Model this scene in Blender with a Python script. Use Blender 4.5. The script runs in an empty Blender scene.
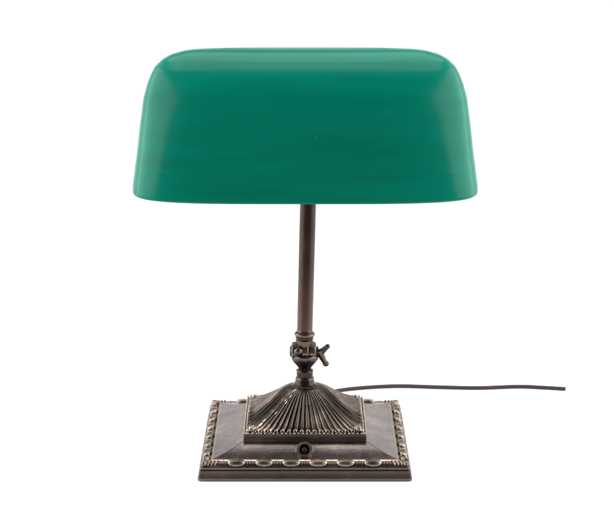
import bpy, bmesh, math, random
from mathutils import Vector, Matrix

random.seed(7)
U = 0.00075                      # metres per modelling unit
sc = bpy.context.scene
C = sc.collection
PI = math.pi

# ------------------------------------------------------------------ helpers
def obj(name, bm, mats, parent=None, smooth=True, angle=None):
    me = bpy.data.meshes.new(name)
    bm.normal_update()
    bm.to_mesh(me); bm.free()
    if not isinstance(mats, (list, tuple)): mats = [mats]
    for m in mats: me.materials.append(m)
    for p in me.polygons: p.use_smooth = smooth
    if smooth and angle is not None:
        me.set_sharp_from_angle(angle=math.radians(angle))
    o = bpy.data.objects.new(name, me)
    C.objects.link(o)
    if parent is not None: o.parent = parent
    return o

def V(x, y, z): return Vector((x*U, y*U, z*U))

def grid_faces(bm, rows, close_u=True, flip=False, mat=0):
    n = len(rows[0]); out = []
    for a, b in zip(rows[:-1], rows[1:]):
        for i in range(n if close_u else n-1):
            j = (i+1) % n
            f = (a[i], a[j], b[j], b[i])
            if len(set(f)) < 3: continue
            try:
                fc = bm.faces.new(f[::-1] if flip else f); fc.material_index = mat; out.append(fc)
            except ValueError: pass
    return out

def lathe(bm, prof, M=None, seg=48, cap=True):
    """prof: list of (r, z); axis z, transformed by M (unit space)."""
    M = M or Matrix.Identity(4)
    rows = []
    for r, z in prof:
        rows.append([bm.verts.new((M @ Vector((r*math.cos(2*PI*i/seg), r*math.sin(2*PI*i/seg), z)))*U) for i in range(seg)])
    grid_faces(bm, rows)
    if cap:
        bm.faces.new(rows[0][::-1]); bm.faces.new(rows[-1])
    return rows

def ellipsoid(bm, c, r, M=None, seg=20, rings=10):
    M = M or Matrix.Identity(3)
    ret = bmesh.ops.create_uvsphere(bm, u_segments=seg, v_segments=rings, radius=1.0)
    for v in ret['verts']:
        p = Vector((v.co.x*r[0], v.co.y*r[1], v.co.z*r[2]))
        v.co = (Vector(c) + M @ p)*U

def tube(bm, pts, radii, seg=16, cap=True):
    """sweep a circle along pts (unit space)"""
    pts = [Vector(p) for p in pts]
    if not isinstance(radii, (list, tuple)): radii = [radii]*len(pts)
    rows = []; up = None
    for k, p in enumerate(pts):
        t = (pts[min(k+1, len(pts)-1)] - pts[max(k-1, 0)]).normalized()
        if up is None:
            up = Vector((0, 0, 1)) if abs(t.z) < .9 else Vector((1, 0, 0))
        s = t.cross(up).normalized(); up = s.cross(t).normalized()
        r = radii[k]
        rows.append([bm.verts.new((p + s*r*math.cos(2*PI*i/seg) + up*r*math.sin(2*PI*i/seg))*U) for i in range(seg)])
    grid_faces(bm, rows, flip=True)
    if cap:
        bm.faces.new(rows[0]); bm.faces.new(rows[-1][::-1])

def catmull(P, n=12):
    P = [Vector(p) for p in P]; out = []
    Q = [P[0]*2-P[1]] + P + [P[-1]*2-P[-2]]
    for i in range(1, len(Q)-2):
        for k in range(n):
            t = k/n
            a, b, c, d = Q[i-1], Q[i], Q[i+1], Q[i+2]
            out.append(.5*((2*b)+(c-a)*t+(2*a-5*b+4*c-d)*t*t+(3*b-a-3*c+d)*t**3))
    out.append(P[-1]); return out

def square_ring(half, z, cr, per=None, seg=6, side=1):
    """rounded square outline, counter-clockwise, `seg` points per corner, `side` intermediate points per side"""
    pts = []
    for q in range(4):
        a0 = q*PI/2
        c = Vector(((half-cr), (half-cr), 0))
        c = Matrix.Rotation(a0, 3, 'Z') @ c
        for k in range(seg+1):
            a = a0 + (k/seg)*PI/2
            pts.append(Vector((c.x+cr*math.cos(a), c.y+cr*math.sin(a), z)))
    return pts

def square_loft(bm, prof, cr_f, cap_top=True, cap_bot=True, seg=6):
    rows = []
    for half, z in prof:
        rows.append([bm.verts.new(p*U) for p in square_ring(half, z, cr_f(half), seg=seg)])
    grid_faces(bm, rows)
    if cap_bot: bm.faces.new(rows[0][::-1])
    if cap_top: bm.faces.new(rows[-1])

# ------------------------------------------------------------------ materials
def newmat(name):
    m = bpy.data.materials.new(name); m.use_nodes = True
    nt = m.node_tree
    return m, nt, nt.nodes['Principled BSDF']

def ramp(nt, fac, stops):
    r = nt.nodes.new('ShaderNodeValToRGB')
    e = r.color_ramp.elements
    while len(e) < len(stops): e.new(.5)
    for el, (p, c) in zip(e, stops):
        el.position = p; el.color = (*c, 1) if len(c) == 3 else c
    nt.links.new(fac, r.inputs['Fac']); return r.outputs['Color']

def noise(nt, scale, detail=4, rough=.6, vec=None):
    n = nt.nodes.new('ShaderNodeTexNoise')
    n.inputs['Scale'].default_value = scale; n.inputs['Detail'].default_value = detail
    n.inputs['Roughness'].default_value = rough
    if vec is None:
        tc = nt.nodes.new('ShaderNodeTexCoord'); vec = tc.outputs['Object']
    nt.links.new(vec, n.inputs['Vector']); return n.outputs['Fac']

def bronze(name, dark, mid, worn, metal=.75, r0=.28, r1=.5, bump=.25, bscale=420):
    m, nt, b = newmat(name)
    big = noise(nt, 38, 5)
    col = ramp(nt, big, [(.3, dark), (.55, mid), (.78, worn)])
    # worn high edges: real rubbed metal, follows the curvature of the casting
    g = nt.nodes.new('ShaderNodeNewGeometry')
    edge = ramp(nt, g.outputs['Pointiness'], [(.51, (0, 0, 0)), (.60, (1, 1, 1))])
    mx = nt.nodes.new('ShaderNodeMix'); mx.data_type = 'RGBA'
    nt.links.new(edge, mx.inputs['Factor']); nt.links.new(col, mx.inputs['A'])
    mx.inputs['B'].default_value = (*[min(1, c*2.2) for c in worn], 1)
    # specks of tarnish and fine scratches
    spots = ramp(nt, noise(nt, 310, 3, .6), [(.22, (.6, .6, .6)), (.40, (0, 0, 0))])
    m2 = nt.nodes.new('ShaderNodeMix'); m2.data_type = 'RGBA'
    nt.links.new(spots, m2.inputs['Factor']); nt.links.new(mx.outputs['Result'], m2.inputs['A'])
    m2.inputs['B'].default_value = (*[c*.6 for c in dark], 1)
    tc = nt.nodes.new('ShaderNodeTexCoord'); mp = nt.nodes.new('ShaderNodeMapping')
    mp.inputs['Rotation'].default_value = (.3, .9, .5); mp.inputs['Scale'].default_value = (1, 34, 5)
    nt.links.new(tc.outputs['Object'], mp.inputs['Vector'])
    scr = ramp(nt, noise(nt, 42, 2, .5, mp.outputs['Vector']), [(.66, (0, 0, 0)), (.70, (.55, .55, .55))])
    m3 = nt.nodes.new('ShaderNodeMix'); m3.data_type = 'RGBA'
    nt.links.new(scr, m3.inputs['Factor']); nt.links.new(m2.outputs['Result'], m3.inputs['A'])
    m3.inputs['B'].default_value = (*worn, 1)
    nt.links.new(m3.outputs['Result'], b.inputs['Base Color'])
    fine = noise(nt, bscale, 6, .7)
    rr = ramp(nt, noise(nt, 130, 5), [(.25, (r0,)*3), (.75, (r1,)*3)])
    nt.links.new(rr, b.inputs['Roughness'])
    b.inputs['Metallic'].default_value = metal
    bp = nt.nodes.new('ShaderNodeBump'); bp.inputs['Strength'].default_value = bump
    bp.inputs['Distance'].default_value = .0006
    nt.links.new(fine, bp.inputs['Height']); nt.links.new(bp.outputs['Normal'], b.inputs['Normal'])
    return m

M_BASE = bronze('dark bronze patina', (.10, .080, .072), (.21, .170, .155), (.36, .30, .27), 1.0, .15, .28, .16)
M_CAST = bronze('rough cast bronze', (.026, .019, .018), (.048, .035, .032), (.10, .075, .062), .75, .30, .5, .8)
M_ORN = bronze('rubbed bronze ornament', (.022, .017, .015), (.055, .042, .036), (.14, .11, .09), 1.0, .18, .38, .35)
M_EGG = bronze('rubbed egg ornament with painted highlight', (.035, .028, .024), (.10, .080, .066), (.26, .21, .16), 1.0, .20, .42, .4)  # rubbed metal, colour also lightened to paint in the eggs' highlights
M_FLUTE = bronze('fluted dark bronze', (.024, .018, .016), (.085, .065, .056), (.28, .225, .185), 1.0, .10, .26, .25)
M_BEAD = bronze('polished bead bronze', (.035, .028, .023), (.09, .073, .058), (.18, .15, .12), 1.0, .2, .4, .2)
M_POLE = bronze('brown bronze tube', (.012, .0065, .005), (.027, .015, .0115), (.06, .033, .025), .65, .24, .46, .22)
M_JOINT = bronze('blackened bronze joint', (.014, .011, .010), (.034, .026, .023), (.11, .086, .072), .9, .16, .34, .2)

m, nt, b = newmat('black button'); M_BLACK = m
b.inputs['Base Color'].default_value = (.008, .008, .008, 1); b.inputs['Roughness'].default_value = .35

m, nt, b = newmat('brown cloth cable'); M_CABLE = m
w = nt.nodes.new('ShaderNodeTexWave'); w.inputs['Scale'].default_value = 220; w.inputs['Distortion'].default_value = 1.5
tc = nt.nodes.new('ShaderNodeTexCoord'); nt.links.new(tc.outputs['Object'], w.inputs['Vector'])
nt.links.new(ramp(nt, w.outputs['Fac'], [(0, (.030, .018, .013)), (1, (.044, .027, .020))]), b.inputs['Base Color'])
b.inputs['Roughness'].default_value = .75

# cased glass: emerald outside over white opal
m, nt, b = newmat('emerald cased glass'); M_GLASS = m
tc = nt.nodes.new('ShaderNodeTexCoord')
mp = nt.nodes.new('ShaderNodeMapping'); mp.inputs['Scale'].default_value = (1.0, 2.0, 9.0)
nt.links.new(tc.outputs['Object'], mp.inputs['Vector'])
st = noise(nt, 9, 3, .5, mp.outputs['Vector'])
body = ramp(nt, st, [(.3, (.0, .152, .098)), (.7, (.0, .184, .121))])
# tiny trapped bubbles and dust specks
vo = nt.nodes.new('ShaderNodeTexVoronoi'); vo.inputs['Scale'].default_value = 130
nt.links.new(tc.outputs['Object'], vo.inputs['Vector'])
dot = ramp(nt, vo.outputs['Distance'], [(.035, (1, 1, 1)), (.07, (0, 0, 0))])
sepc = nt.nodes.new('ShaderNodeSeparateColor'); nt.links.new(vo.outputs['Color'], sepc.inputs[0])
gate = ramp(nt, sepc.outputs[0], [(.86, (0, 0, 0)), (.99, (.4, .4, .4))])
mu = nt.nodes.new('ShaderNodeMath'); mu.operation = 'MULTIPLY'
nt.links.new(dot, mu.inputs[0]); nt.links.new(gate, mu.inputs[1])
mxs = nt.nodes.new('ShaderNodeMix'); mxs.data_type = 'RGBA'
nt.links.new(mu.outputs[0], mxs.inputs['Factor']); nt.links.new(body, mxs.inputs['A']); mxs.inputs['B'].default_value = (.25, .42, .34, 1)
nt.links.new(mxs.outputs['Result'], b.inputs['Base Color'])
b.inputs['Roughness'].default_value = .23; b.inputs['Specular IOR Level'].default_value = .125
b.inputs['IOR'].default_value = 1.5
b.inputs['Coat Weight'].default_value = 0
wob = noise(nt, 14, 2, .5)
sp = noise(nt, 900, 2, .5)
hm = nt.nodes.new('ShaderNodeMath'); hm.operation = 'MULTIPLY_ADD'; hm.inputs[1].default_value = .03
nt.links.new(sp, hm.inputs[0]); nt.links.new(wob, hm.inputs[2])
bp = nt.nodes.new('ShaderNodeBump'); bp.inputs['Strength'].default_value = .10; bp.inputs['Distance'].default_value = .004
nt.links.new(hm.outputs[0], bp.inputs['Height']); nt.links.new(bp.outputs['Normal'], b.inputs['Normal'])

m, nt, b = newmat('white opal glass'); M_OPAL = m
b.inputs['Base Color'].default_value = (.82, .84, .80, 1); b.inputs['Roughness'].default_value = .2

m, nt, b = newmat('clear bulb glass'); M_BULB = m
b.inputs['Base Color'].default_value = (.85, .84, .8, 1); b.inputs['Roughness'].default_value = .25

m, nt, b = newmat('white studio table'); M_FLOOR = m
nt.links.new(ramp(nt, noise(nt, 5, 2), [(0, (.88, .88, .88)), (1, (.90, .90, .90))]), b.inputs['Base Color'])
b.inputs['Roughness'].default_value = .9; b.inputs['Specular IOR Level'].default_value = .1

# ------------------------------------------------------------------ setting
bm = bmesh.new()
xs, y0, y1 = .85/U, -.32/U, .62/U
vs = [bm.verts.new(V(x, y, 0)) for x, y in ((-xs, y0), (xs, y0), (xs, y1), (-xs, y1))]
bm.faces.new(vs)
fl = obj('floor', bm, M_FLOOR); fl['kind'] = 'structure'
fl['label'] = 'plain white studio surface under the lamp'

# ------------------------------------------------------------------ the lamp
lamp = bpy.data.objects.new('desk_lamp', None); C.objects.link(lamp)
lamp['label'] = 'vintage desk lamp with emerald green glass shade, brown column and square ornate bronze base'
lamp['category'] = 'desk lamp'

# ---- base: plinth, mitred slope, step
bm = bmesh.new()
square_loft(bm, [(102.6, .3), (103.8, .8), (104.0, 2.6), (103.0, 3.2), (102.6, 9.6), (102.0, 10.2), (101.2, 10.5), (101.4, 11.0), (102.0, 11.6), (101.8, 12.7), (101.0, 13.2), (99, 13.3)], lambda h: 2.0)
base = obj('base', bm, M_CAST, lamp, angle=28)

bm = bmesh.new()
square_loft(bm, [(93.5, 13.0), (92.5, 17.0), (91.2, 18.0), (88.5, 18.4), (78, 20.6), (66, 24.6), (63.2, 26.0), (62.0, 26.2), (61.2, 26.5),
                 (60.9, 27.2), (60.8, 30.2), (60.8, 33.2), (60.2, 33.8), (55, 34.0)], lambda h: 1.0, cap_bot=False)
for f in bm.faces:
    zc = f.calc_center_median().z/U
    if 26.4 < zc < 33.6: f.material_index = 1          # riser under the beads: darker metal stands in for shade
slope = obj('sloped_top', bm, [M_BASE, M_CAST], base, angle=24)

# ---- rim moulding: half-round band with eggs and reels, leaf at each corner
bm = bmesh.new()
prof = []
for k in range(9):
    a = PI*k/8
    prof.append((96.0 + 3.6*math.cos(a), 14.2 + 3.6*math.sin(a)))
prof = [(100.0, 12.6)] + prof + [(91.8, 13.5)]
square_loft(bm, prof, lambda h: 1.5, cap_top=False, cap_bot=False)
for q in range(4):
    R3 = Matrix.Rotation(q*PI/2, 3, 'Z')
    tilt = R3 @ Matrix.Rotation(math.radians(35), 3, 'X')
    for k in (-66.5, -39.9, -13.3, 13.3, 39.9, 66.5):
        old = set(bm.faces)
        ellipsoid(bm, R3 @ Vector((k + random.uniform(-.5, .5), -96.8, 16.7)), (9.4 + random.uniform(-.5, .5), 4.8, 3.5), tilt, 24, 12)
        for f in bm.faces:
            if f not in old: f.material_index = 1
    for k in (-79.8, -53.2, -26.6, 0, 26.6, 53.2, 79.8):
        for d, s in ((-2.6, .85), (0, 1.0), (2.6, .85)):
            ellipsoid(bm, R3 @ Vector((k+d, -96.4, 15.6)), (.95, 4.2*s, 3.4*s), R3, 10, 8)
    # corner leaf
    for d, s in ((0, 1.0), (-.5, .75), (.5, .75)):
        RR = R3 @ Matrix.Rotation(PI/4+d, 3, 'Z')
        ellipsoid(bm, R3 @ Vector((-96.0, -96.0, 16.0)) + RR @ Vector((0, 0, 0)), (2.0, 6.5*s, 3.2), R3 @ Matrix.Rotation(-PI/4+d, 3, 'Z'), 14, 8)
    for t in (-1, 1):
        for j in range(3):
            off = Vector((-96.2+4+j*3.4, -96.4, 15.6)) if t < 0 else Vector((-96.4, -96.2+4+j*3.4, 15.6))
            yaw = .6 if t < 0 else -.6
            ellipsoid(bm, R3 @ off, (1.1, 4.4, 3.6) if t < 0 else (4.4, 1.1, 3.6), R3 @ Matrix.Rotation(-yaw, 3, 'Z'), 10, 8)
obj('rim_moulding', bm, [M_ORN, M_EGG], base, angle=50)

# ---- bead border around the step
bm = bmesh.new()
n = 29
for q in range(4):
    R3 = Matrix.Rotation(q*PI/2, 3, 'Z')
    for k in range(n):
        x = -60.2 + 120.4*k/n
        s = 1.15 + random.uniform(-.22, .15)
        ellipsoid(bm, R3 @ Vector((x, -60.0, 34.1)), (s, s, s), None, 8, 6)
obj('bead_border', bm, M_BEAD, base)

# ---- fluted pyramid rising to the neck
bm = bmesh.new()
NA, NT, NF = 1152, 52, 72
ctrl = [(0, 58.8, 34.2), (.07, 56.6, 35.8), (.17, 51.5, 38.6), (.33, 44.5, 43.8), (.50, 37.5, 49.6), (.66, 31.2, 55.2), (.80, 25.2, 60.0), (.91, 19.0, 63.6), (1, 12.8, 65.6)]
def interp(t):
    for a, b_ in zip(ctrl[:-1], ctrl[1:]):
        if t <= b_[0]:
            k = (t-a[0])/(b_[0]-a[0]); return a[1]+(b_[1]-a[1])*k, a[2]+(b_[2]-a[2])*k
    return ctrl[-1][1:]
cc = catmull([(t*60, r, z) for t, r, z in ctrl], 10)
def prof_at(t):
    for a, b_ in zip(cc[:-1], cc[1:]):
        if t*60 <= b_.x + 1e-6:
            k = (t*60-a.x)/(b_.x-a.x); return a.y+(b_.y-a.y)*k, a.z+(b_.z-a.z)*k
    return cc[-1].y, cc[-1].z
rows = []
for j in range(NT+1):
    t = j/NT
    r, z = prof_at(t)
    sq = max(0.0, 1-t**5)                       # square plan -> round neck
    row = []
    for i in range(NA):
        s = i/NA*4                                # perimeter parameter, 1 per side
        q = int(s) % 4; f = (s % 1)*2-1           # -1..1 along the side
        # square point: side facing -y for q=0
        a = Matrix.Rotation(q*PI/2, 2)
        sqp = a @ Vector((f, -1.0))
        ang = -PI/2 + q*PI/2 + f*PI/4
        ci = Vector((math.cos(ang), math.sin(ang)))
        # soften square corner
        n_ = 2 + 2.4*(1-t) + 8*(1-t)**6
        L = (abs(sqp.x)**n_ + abs(sqp.y)**n_)**(1/n_)
        sqr = sqp / L
        p = (sqr*sq + ci*(1-sq)) * r
        ph = (i*NF/NA) % 1
        reed = abs(math.sin(PI*ph))**.7           # convex reeds with sharp valleys
        corner = max(0, (abs(f)-.90)/.10)
        amp = (3.0*(r/58)+.5) * min(1, t/.05+.25) * (1 if t < .9 else max(.1, (1-t)/.1))
        lift = amp*(reed-.6)*(1+.22*math.sin(i*NF/NA//1*12.9898)) + .25*math.sin(i*NF/NA//1*78.2+t*5) + corner*1.6*math.sin(PI*min(1, max(0, t*1.15)))*(1 if t < .85 else .3)
        if t < .12: lift += .7*math.sin(PI*t/.12)*reed
        # along profile normal (out + up)
        d = p.normalized()
        row.append(bm.verts.new(V(p.x+d.x*lift*.45, p.y+d.y*lift*.45, z+lift*.85)))
    rows.append(row)
grid_faces(bm, rows)
dome = obj('fluted_dome', bm, M_FLUTE, base)
# curled leaf on each bottom corner of the fluted pyramid
for q in range(4):
    bm = bmesh.new()
    R3 = Matrix.Rotation(q*PI/2, 3, 'Z')
    for d, L, x in ((0, 8.5, 52.5), (-.55, 6.5, 51.5), (.55, 6.5, 51.5)):
        a = PI/4 + d
        c = R3 @ (Vector((x, x, 37.6)) + Vector((-math.sin(d)*3, math.sin(d)*3, -.3)))
        ellipsoid(bm, c, (L*.5, 1.7, 2.0), R3 @ Matrix.Rotation(a, 3, 'Z') @ Matrix.Rotation(.38, 3, 'Y'), 14, 8)
    ellipsoid(bm, R3 @ Vector((56.4, 56.4, 36.2)), (1.9, 1.9, 1.7), None, 12, 8)
    obj('corner_leaf', bm, M_FLUTE, base)

# ---- neck and cup under the joint
JX, JZ = -.3, 101.5                               # pivot centre
bm = bmesh.new()
lathe(bm, [(14.0, 61.0), (14.2, 62.6), (13.2, 63.6), (12.6, 64.2), (12.7, 66.2), (12.0, 66.8), (10.6, 67.8), (9.8, 70.4), (9.4, 73.6), (9.0, 74.6), (8.5, 75), (8.4, 76),
           (8.5, 80.8), (9.0, 81.4), (8.4, 82.2), (6.4, 83.0), (6.6, 84.4), (8.8, 87.2), (11.4, 90.2), (13.0, 92.4), (13.8, 95.0), (14.0, 97.4), (13.2, 98.4), (11.0, 98.8)],
      Matrix.Translation((JX, 0, 0)), 56)
neck = obj('neck', bm, M_JOINT, lamp, angle=35)

# ---- pivot joint (barrel lying along x)
bm = bmesh.new()
RY = Matrix.Translation((JX, 0, JZ)) @ Matrix.Rotation(PI/2, 4, 'Y')
lathe(bm, [(2.5, -15.4), (5.0, -15.0), (6.0, -13.6), (8.2, -13.2), (9.4, -12.2), (9.8, -10.6), (9.8, -4.6), (9.3, -4.0), (8.6, -3.8), (8.6, -3.2), (9.3, -3.0),
           (10.2, -2.4), (10.4, 3.0), (9.8, 3.8), (8.8, 4.0), (8.8, 4.5), (9.8, 4.7), (9.9, 9.6), (9.0, 11.2), (7.0, 12.0), (5.2, 12.4), (4.8, 14.0), (3.0, 14.4)], RY, 48)
joint = obj('pivot_joint', bm, M_JOINT, lamp, angle=35)
bm = bmesh.new()
ellipsoid(bm, (JX-6.5, -9.6, JZ+2.2), (4.2, 2.4, 4.0), None, 18, 10)
obj('rivet', bm, M_ORN, joint)

# ---- thumbscrew on the right
bm = bmesh.new()
tube(bm, [(JX+11, 0, JZ), (JX+18.5, 0, JZ-1)], 2.6, 14)
up = catmull([(JX+14.5, 0, JZ-1.5), (JX+18.0, -.5, JZ+.5), (JX+21.0, -1, JZ+3.4), (JX+23.0, -1.5, JZ+5.6)], 8)
tube(bm, up, [3.6+(-1.3)*(i/(len(up)-1)) for i in range(len(up))], 14)
ellipsoid(bm, (JX+22.8, -1.5, JZ+5.2), (3.2, 2.0, 2.7), Matrix.Rotation(-.6, 3, 'Y'), 16, 10)
dn = catmull([(JX+15.0, 0, JZ+.5), (JX+17.0, .3, JZ-5.0), (JX+19.5, .8, JZ-10.0), (JX+21.4, 1, JZ-13.0)], 8)
tube(bm, dn, [4.2-2.1*(i/(len(dn)-1)) for i in range(len(dn))], 14)
ellipsoid(bm, (JX+21.4, 1, JZ-13.2), (3.5, 2.2, 3.2), None, 16, 10)
obj('thumbscrew', bm, M_JOINT, joint, angle=50)

# ---- column (leans a touch to the right)
lean = Matrix.Translation((JX-.5, 0, JZ)) @ Matrix.Rotation(math.radians(1.45), 4, 'Y')
bm = bmesh.new()
lathe(bm, [(8.0, 21), (8.0, 90), (7.95, 160), (7.95, 215), (7.0, 216)], lean, 48)
col = obj('column', bm, M_POLE, lamp, angle=40)
bm = bmesh.new()
lathe(bm, [(8.2, 6), (8.8, 8.0), (9.0, 12.2), (8.5, 12.6), (8.4, 13.2), (9.2, 13.8), (9.4, 16.4), (10.3, 17.0), (10.5, 18.6), (9.9, 19.6), (8.4, 20.8), (8.15, 22.5)], lean, 48)
obj('collar', bm, M_JOINT, col, angle=35)

# ---- shade
TOPX = lean @ Vector((0, 0, 215))
SX = .3
A0, B0, H = 175.0, 70.0, 137.4
TILT = math.radians(2.5)
SC = Vector((SX, 0.0, 272.2))                     # rim centre
Mshade = Matrix.Translation(SC) @ Matrix.Rotation(TILT, 4, 'X')
def sil(u):
    """half width of the shade at height fraction u (0 rim, 1 crest)"""
    P = [(0,174),(.04,173.8),(.15,171.5),(.3,168.5),(.45,166),(.65,162),(.75,158),(.82,154),(.87,150),(.92,142.5),(.955,133.5),(.982,120),(.994,105),(1,70)]
    for a, b_ in zip(P[:-1], P[1:]):
        if u <= b_[0]:
            k = (u-a[0])/(b_[0]-a[0]); return a[1]+(b_[1]-a[1])*k
    return P[-1][1]
def sil_s(u):                                     # smoothed
    w = .025*(1-u)+.004
    return .975*sum(sil(min(1, max(0, u+d*w))) for d in (-1, -.5, 0, .5, 1))/5
def depth(u):
    return B0*max(0, 1-u**2.35)**(1/2.1)
def shade_rows(bm, shrink, NR=150, NC=224):
    rows = []
    for j in range(NR+1):
        s = j/NR
        u = math.sin(s*PI/2)**1.0
        ridge = .35*math.exp(-((u-.19)/.012)**2) + .3*math.exp(-((u-.935)/.012)**2) if shrink == 0 else 0
        a = sil_s(u) - shrink + ridge*.6; bq = max(0.0, depth(u) - shrink + ridge)
        z = u*H - shrink*u
        n_ = 4.0 - 1.5*u
        row = []
        for i in range(NC):
            th = 2*PI*i/NC
            c, s_ = math.cos(th), math.sin(th)
            x = a*math.copysign(abs(c)**(2/n_), c); y = bq*math.copysign(abs(s_)**(2/n_), s_)
            row.append(bm.verts.new((Mshade @ Vector((x, y, z)))*U))
        rows.append(row)
    return rows
bm = bmesh.new()
ro = shade_rows(bm, 0)
grid_faces(bm, ro)
ri = shade_rows(bm, 4.0)
grid_faces(bm, ri, flip=True, mat=1)
# rounded lip between the two walls
NC = len(ro[0]); lip = [ro[0]]
for k in range(1, 5):
    a = PI*k/5
    row = []
    for i in range(NC):
        o_, i_ = ro[0][i].co, ri[0][i].co
        mid = (o_+i_)/2; dv = (o_-i_)/2
        dn_ = (Mshade.to_3x3() @ Vector((0, 0, -1)))*2.0*U
        row.append(bm.verts.new(mid + dv*math.cos(a) + dn_*math.sin(a)))
    lip.append(row)
lip.append(ri[0])
grid_faces(bm, lip[:3], flip=True); grid_faces(bm, lip[2:], flip=True, mat=1)
bmesh.ops.remove_doubles(bm, verts=bm.verts, dist=1e-6)
shade = obj('lamp_shade', bm, [M_GLASS, M_OPAL], lamp)

# ---- fittings under the shade: holder, socket, bulb
bm = bmesh.new()
top = TOPX
tube(bm, [top - Vector((0, 0, 6)), top + Vector((0, 0, 6)), top + Vector((0, 0, 10))], [9.5, 9.5, 6], 24)
tube(bm, [top + Vector((-40, 0, 0)), top + Vector((40, 0, 0))], 4.5, 16)
crest = Mshade @ Vector((0, 0, H-6))
tube(bm, [top, (top+crest)/2, crest], 3.0, 14)
holder = obj('shade_holder', bm, M_JOINT, lamp, angle=40)
bm = bmesh.new()
RX = Matrix.Translation(top + Vector((-40, 0, 0))) @ Matrix.Rotation(-PI/2, 4, 'Y')
lathe(bm, [(6, 0), (13, 3), (14, 26), (13.5, 28)], RX, 32)
obj('socket', bm, M_JOINT, holder, angle=40)
bm = bmesh.new()
lathe(bm, [(10, 27), (12, 36), (19, 52), (22, 64), (20, 76), (12, 84), (2, 87)], RX, 32)
obj('bulb', bm, M_BULB, holder)

# ---- switch on the front slope
bm = bmesh.new()
pn = Vector((0, -.82, .57)).normalized()
Rm = pn.to_track_quat('Z', 'Y').to_matrix().to_4x4()
Ms = Matrix.Translation(Vector((-.5, -75.0, 21.5))) @ Rm
lathe(bm, [(9.2, -3.0), (9.0, .8), (7.6, 1.6), (7.2, 5.0), (6.8, 5.8), (5.6, 6.0), (4.9, 5.2), (4.8, 1.0)], Ms, 40, cap=False)
sw = obj('switch', bm, M_ORN, base, angle=40)
bm = bmesh.new()
lathe(bm, [(4.8, 1.0), (4.0, 1.1), (3.2, 1.4), (2.8, 3.4), (1.6, 4.0)], Ms, 28)
obj('button', bm, M_BLACK, sw, angle=40)

# ---- camera ------------------------------------------------------
F = 1850.0; DIST = 1850.0; TH = math.radians(13.2)
look = Vector((2.0, 0, 200.5))
cam_d = bpy.data.cameras.new('camera'); cam = bpy.data.objects.new('camera', cam_d); C.objects.link(cam)
cam_pos = look + Vector((0, -math.cos(TH), math.sin(TH)))*DIST
cam.location = cam_pos*U
cam.rotation_euler = (PI/2-TH, 0, 0)
cam_d.sensor_width = 36; cam_d.lens = F/614*36
cam_d.clip_start = .05; cam_d.clip_end = 50
sc.camera = cam

# ---- cable on the surface behind the base
bm = bmesh.new()
P = [(10, 100, 6), (10, 112, 2.6), (11, 135, 2.3), (16, 160, 2.3), (28, 178, 2.3), (48, 190, 2.3), (80, 199, 2.3), (110, 202, 2.3), (150, 198, 2.3), (195, 195, 2.3),
     (240, 200, 2.3), (270, 196, 2.3), (293, 191, 2.3)]
tube(bm, catmull(P, 10), 2.0, 12)
obj('cable', bm, M_CABLE, lamp)

# ------------------------------------------------------------------ light
w = bpy.data.worlds.new('World'); sc.world = w; w.use_nodes = True
nt = w.node_tree; bg = nt.nodes['Background']
tc = nt.nodes.new('ShaderNodeTexCoord'); sp = nt.nodes.new('ShaderNodeSeparateXYZ')
nt.links.new(tc.outputs['Generated'], sp.inputs[0])
mr = nt.nodes.new('ShaderNodeMapRange'); mr.interpolation_type = 'SMOOTHSTEP'
mr.inputs['From Min'].default_value = .15; mr.inputs['From Max'].default_value = .75
mr.inputs['To Min'].default_value = .16; mr.inputs['To Max'].default_value = 1.15
nt.links.new(sp.outputs['Y'], mr.inputs['Value'])
mz = nt.nodes.new('ShaderNodeMapRange'); mz.interpolation_type = 'SMOOTHSTEP'
mz.inputs['From Min'].default_value = .32; mz.inputs['From Max'].default_value = .62
mz.inputs['To Min'].default_value = 1.0; mz.inputs['To Max'].default_value = .2
nt.links.new(sp.outputs['Z'], mz.inputs['Value'])
mm = nt.nodes.new('ShaderNodeMath'); mm.operation = 'MULTIPLY'
nt.links.new(mr.outputs['Result'], mm.inputs[0]); nt.links.new(mz.outputs['Result'], mm.inputs[1])
nt.links.new(mm.outputs[0], bg.inputs['Strength'])
bg.inputs['Color'].default_value = (1, 1, 1, 1)

def area(name, loc, target, sx, sy, power, col=(1, 1, 1)):
    d = bpy.data.lights.new(name, 'AREA'); d.shape = 'RECTANGLE'; d.size = sx; d.size_y = sy
    d.energy = power; d.color = col
    o = bpy.data.objects.new(name, d); C.objects.link(o)
    o.location = loc
    o.rotation_euler = (Vector(target)-Vector(loc)).to_track_quat('-Z', 'Y').to_euler()
    return o
area('softbox', (-1.0, -.05, .50), (0, 0, .12), 1.4, 1.1, 20)
area('softbox', (1.0, -.05, .50), (0, 0, .12), 1.4, 1.1, 20)
area('overhead_softbox', (0, .30, 1.5), (0, .0, 0), 1.8, 1.2, 26)

sc.view_settings.view_transform = 'Standard'
sc.view_settings.look = 'None'
sc.view_settings.exposure = 0
sc.view_settings.gamma = 1
